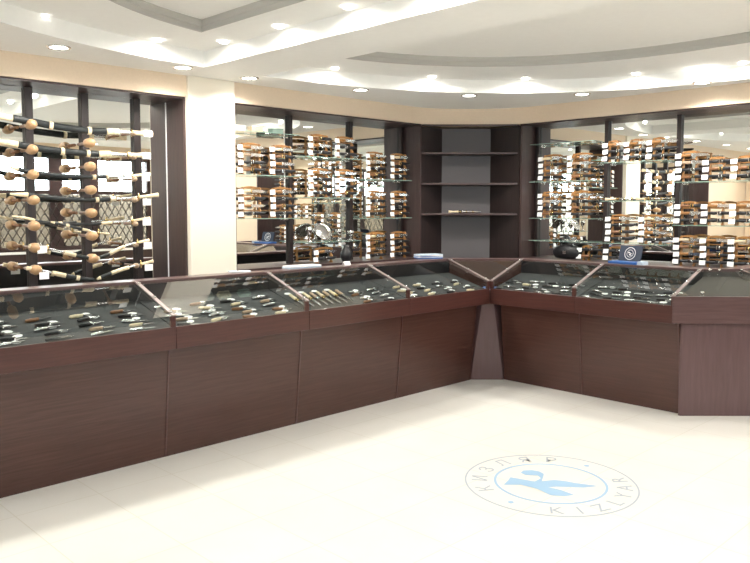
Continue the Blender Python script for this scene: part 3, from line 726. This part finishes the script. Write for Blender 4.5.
MB().box((-.158, -.058, .0125), (.158, .058, .022)).build('lid', M['card'], t, bevel=.003)
t = thing('name_card', 'small white folded card standing on the left rail, third counter', 'card', (-4.80, 4.36, zr), Q)
MB().loft([(-.035, -.018, 0), (.035, -.018, 0), (.035, 0, .03), (-.035, 0, .03)], [(-.035, -.016, 0), (.035, -.016, 0), (.035, .002, .03), (-.035, .002, .03)]).build('front_fold', M['card'], t)
MB().loft([(-.035, .018, 0), (.035, .018, 0), (.035, .002, .03), (-.035, .002, .03)], [(-.035, .020, 0), (.035, .020, 0), (.035, .004, .03), (-.035, .004, .03)]).build('back_fold', M['card'], t)
booklet('paper_scraps', 'small crumple of white papers on the left rail beside the pillar', 'papers', (-4.82, 3.28, zr), 1.3, [('card', .003), ('greycard', .004), ('card', .003)], (.16, .06))
# emblem gift box on the right rail
t = thing('emblem_box', 'open dark blue presentation box with a round silver emblem, on the right rail', 'gift box', (-3.18, 6.19, zr), -.15)
MB().box((-.14, -.075, 0), (.14, .075, .022)).build('tray', M['blue'], t, bevel=.003)
MB().loft([(-.11, .03, .022), (.11, .03, .022), (.11, .065, .155), (-.11, .065, .155)], [(-.11, .045, .022), (.11, .045, .022), (.11, .080, .155), (-.11, .080, .155)]).build('lid', M['navy'], t)
em = MB(); 
for r0, r1 in ((.050, .056), (.030, .034)):
    n = 32; vs = []
    for i in range(n):
        a = 2 * pi * i / n
        for r_ in (r0, r1):
            x, zz = r_ * cos(a), .088 + r_ * sin(a) * .97
            vs.append((x, .03 + (zz - .022) * .263 - .0015, zz))
    em._new(vs, [(2 * i, 2 * i + 1, (2 * i + 3) % (2 * n), (2 * i + 2) % (2 * n)) for i in range(n)])
def onlid(x, zz): return (x, .03 + (zz - .022) * .263 - .0015, zz)
em._new([onlid(-.024, .092), onlid(-.016, .104), onlid(.026, .084), onlid(.004, .088)], [(0, 1, 2, 3)])
em._new([onlid(-.012, .082), onlid(.002, .084), onlid(.022, .070), onlid(-.004, .072)], [(0, 1, 2, 3)])
em.build('emblem', M['card'], t)
MB().box((.145, -.06, 0), (.20, .02, .03)).build('side_tab', M['greycard'], t)
# bag and small goods on the back cupboard top
t = thing('leather_bag', 'black leather bag slumped on the cupboard top, left bay right of corner', 'bag', (-4.27, 7.02, BZ))
vs = []
bgm = MB(); 
bgm.tube([(-.17, 0, .055), (-.15, 0, .06), (-.08, 0, .075), (0, 0, .085), (.08, 0, .075), (.14, 0, .062), (.16, 0, .05)], [.02, .05, .072, .082, .073, .055, .02], 18, flat=.8)
bgm.build('body', M['black'], t)
MB().tube([(-.08, -.02, .13), (-.06, -.04, .175), (0, -.045, .195), (.06, -.04, .175), (.08, -.02, .13)], .008, 8).build('handle', M['black'], t)
MB().box((-.02, -.075, .06), (.02, -.066, .09)).build('buckle', M['chrome'], t, bevel=.002)
# silverware on the lowest shelf, middle bay, left cabinet
def goblet(label, loc, h=.13):
    t = thing('silver_goblet', label, 'goblet', loc, 0, 'silver goblets on the lower shelf')
    MB().lathe([(.030, 0), (.030, .004), (.008, .012), (.006, h * .42)], (0, 0, 0), n=18).build('foot', M['chrome'], t)
    MB().lathe([(.006, h * .42), (.024, h * .55), (.032, h * .75), (.034, h), (.031, h), (.028, h * .75), (.004, h * .56)], (0, 0, 0), n=18).build('cup', M['chrome'], t)
goblet('tall silver goblet at the left end of the lower shelf, middle bay', (-5.66, 4.66, 1.2705), .15)
goblet('silver goblet beside the tilted silver tray, lower shelf', (-5.64, 5.02, 1.2705), .12)
goblet('small silver goblet at the right end of the lower shelf, middle bay', (-5.66, 5.20, 1.2705), .10)
t = thing('silver_tray', 'tilted oval silver tray on a wire stand, lower shelf, middle bay', 'tray', (-5.68, 4.84, 1.2705))
vs = []
tr = MB(); n = 28; rings = [(.0, .0), (.7, .0), (.85, -.004), (1.0, .008)]
V = []
for k_, off_ in rings[1:]:
    for i in range(n):
        a = 2 * pi * i / n; u, v = .105 * k_ * cos(a), .085 * k_ * sin(a)
        V.append((off_ - .045 * (v / .085) + .0, u, .10 + v * .9))
tr._new(V, [(r_ * n + j, r_ * n + (j + 1) % n, (r_ + 1) * n + (j + 1) % n, (r_ + 1) * n + j) for r_ in range(2) for j in range(n)] + [tuple(range(n))], 0, True)
o = tr.build('dish', M['chrome'], t); sm = o.modifiers.new('solid', 'SOLIDIFY'); sm.thickness = .003
MB().tube([(.07, -.05, .003), (.04, -.05, .04), (-.04, -.05, .12)], .003, 6).tube([(.07, .05, .003), (.04, .05, .04), (-.04, .05, .12)], .003, 6).tube([(-.04, 0, .12), (-.07, 0, .003)], .003, 6).tube([(-.04, -.05, .12), (-.04, .05, .12)], .003, 6).build('wire_stand', M['chrome'], t)
t = thing('dark_jug', 'dark metal jug on the cupboard top behind the left rail, middle bay', 'jug', (-5.64, 5.12, BZ))
MB().lathe([(.040, 0), (.042, .006), (.062, .045), (.065, .08), (.045, .12), (.028, .145), (.032, .165), (.027, .165)], (0, 0, 0), n=20).build('body', M['black'], t)
MB().tube([(0, .028, .15), (0, .07, .14), (0, .085, .10), (0, .064, .06)], .006, 8).build('handle', M['black'], t)
# boxes on top shelf, left bay
for i, (y, mt, nm) in enumerate(((3.86, 'card', 'small white'), (4.05, 'ivory', 'cream'), (4.28, 'edge', 'pale green'))):
    t = thing('carton', '%s carton on the top glass shelf right of the pillar' % nm, 'box', (-5.68, y, 2.2805), Q)
    MB().box((-.06, -.035, 0), (.06, .035, .036)).build('body', M[mt], t, bevel=.002)
    MB().box((-.062, -.037, .036), (.062, .037, .046)).build('lid', M[mt], t, bevel=.002)
# ornate daggers
def dagger(label, loc, rz, L=.34, grp='ornate daggers', tilt=0):
    t = thing('ornate_dagger', label, 'dagger', loc, rz, grp)
    if tilt: t.rotation_euler = (0, tilt, rz)
    MB().tube([(0, 0, .016), (.02, 0, .016), (.05, 0, .016), (.09, 0, .016), (.11, 0, .016)], [.016, .014, .009, .012, .014], 10).build('handle', M['ivory'], t)
    MB().tube([(.11, -.03, .016), (.113, 0, .016), (.11, .03, .016)], [.004, .008, .004], 8).build('guard', M['brass'], t)
    MB().tube([(.115, 0, .016), (.2, .004, .016), (L - .03, .002, .016), (L, -.004, .016)], [.015, .014, .010, .003], 10).build('scabbard', M['chrome'], t)
    for x in (.125, .19, .26): MB().tube([(x, .002, .016), (x + .012, .002, .016)], .0165, 10).build('scabbard_band', M['brass'], t)
dagger('silver dagger lying alone on the third shelf of the empty corner bookcase', (-5.41, 6.43, 1.5415), radians(40), .36)
dagger('silver dagger lying left on the second shelf, middle bay right of corner', (-3.84, 7.0, 1.6705), .15, .30)
dagger('silver dagger lying right on the second shelf, middle bay right of corner', (-3.52, 7.02, 1.6705), -.1, .30)

# ================================================================ floor emblem
cx, cy = -2.375, 3.757
RO, RI = .495, .325
t = thing('floor_emblem', 'round blue and grey shop emblem with two-alphabet lettering inlaid in floor', 'floor emblem', (cx, cy, 0))
def ringm(r0, r1, z):
    mb = MB(); n = 96
    A = [[(r_ * cos(2 * pi * i / n), r_ * sin(2 * pi * i / n), zz) for i in range(n)] for r_, zz in ((r0, 0.0002), (r1, 0.0002), (r1, z), (r0, z))]
    vs = [v for q in A for v in q]
    mb._new(vs, [(a * n + j, a * n + (j + 1) % n, ((a + 1) % 4) * n + (j + 1) % n, ((a + 1) % 4) * n + j) for a in range(4) for j in range(n)])
    return mb
ringm(RO - .009, RO, .0012).build('outer_ring', M['sealg'], t)
ringm(RI - .014, RI, .0012).build('inner_ring', M['sealb'], t)
def letters(txt, ang0, dang, inward):
    for i, ch in enumerate(txt):
        cu = bpy.data.curves.new('letter', 'FONT'); cu.body = ch; cu.size = .130; cu.align_x = 'CENTER'; cu.extrude = .0005; cu.offset = -.001
        to = bpy.data.objects.new('tmp', cu); COL.objects.link(to)
        bpy.context.view_layer.update()
        me = bpy.data.meshes.new_from_object(to.evaluated_get(bpy.context.evaluated_depsgraph_get()))
        bpy.data.objects.remove(to)
        me.materials.clear(); me.materials.append(M['sealg'])
        a = ang0 + dang * i
        if inward: base = RI + .036; rot = a - pi / 2            # tops point outward
        else: base = RO - .036; rot = a + pi / 2                 # tops point to the centre
        o = bpy.data.objects.new('letter', me); COL.objects.link(o); o.parent = t
        o.location = (base * cos(a), base * sin(a), .0012); o.rotation_euler = (0, 0, rot)
letters('КИЗЛЯР', radians(-121), -radians(23.4), True)
letters('KIZLYAR', radians(-53), radians(17.3), False)
for a in (radians(90), radians(-88)):
    r_ = (RO + RI) / 2
    MB().lathe([(.016, .0002), (.016, .0012)], (r_ * cos(a), r_ * sin(a), 0), n=16).build('dot', M['sealb'], t)
KM = [(-.167, -.226), (-.190, -.150), (-.212, -.097), (-.07, -.053), (-.075, .02), (-.115, .045), (-.170, .0), (-.215, .012), (-.225, .055), (-.194, .098), (-.150, .112), (-.105, .095),
      (-.080, .05), (-.045, -.02), (-.004, .051), (.055, .082), (.108, .095), (.227, .147), (.18, .065), (.062, -.035), (.034, -.075), (.11, -.061), (.201, -.071), (.174, -.128), (.112, -.170), (.003, -.141), (-.097, -.154)]
mb = MB(); bm = mb.bm
lo_ = [bm.verts.new((x, y, .0012)) for x, y in KM]
bmesh.ops.triangle_fill(bm, use_beauty=True, use_dissolve=False, edges=[bm.edges.new((lo_[i], lo_[(i + 1) % len(lo_)])) for i in range(len(lo_))])
mb.build('knife_mark', M['sealb'], t)
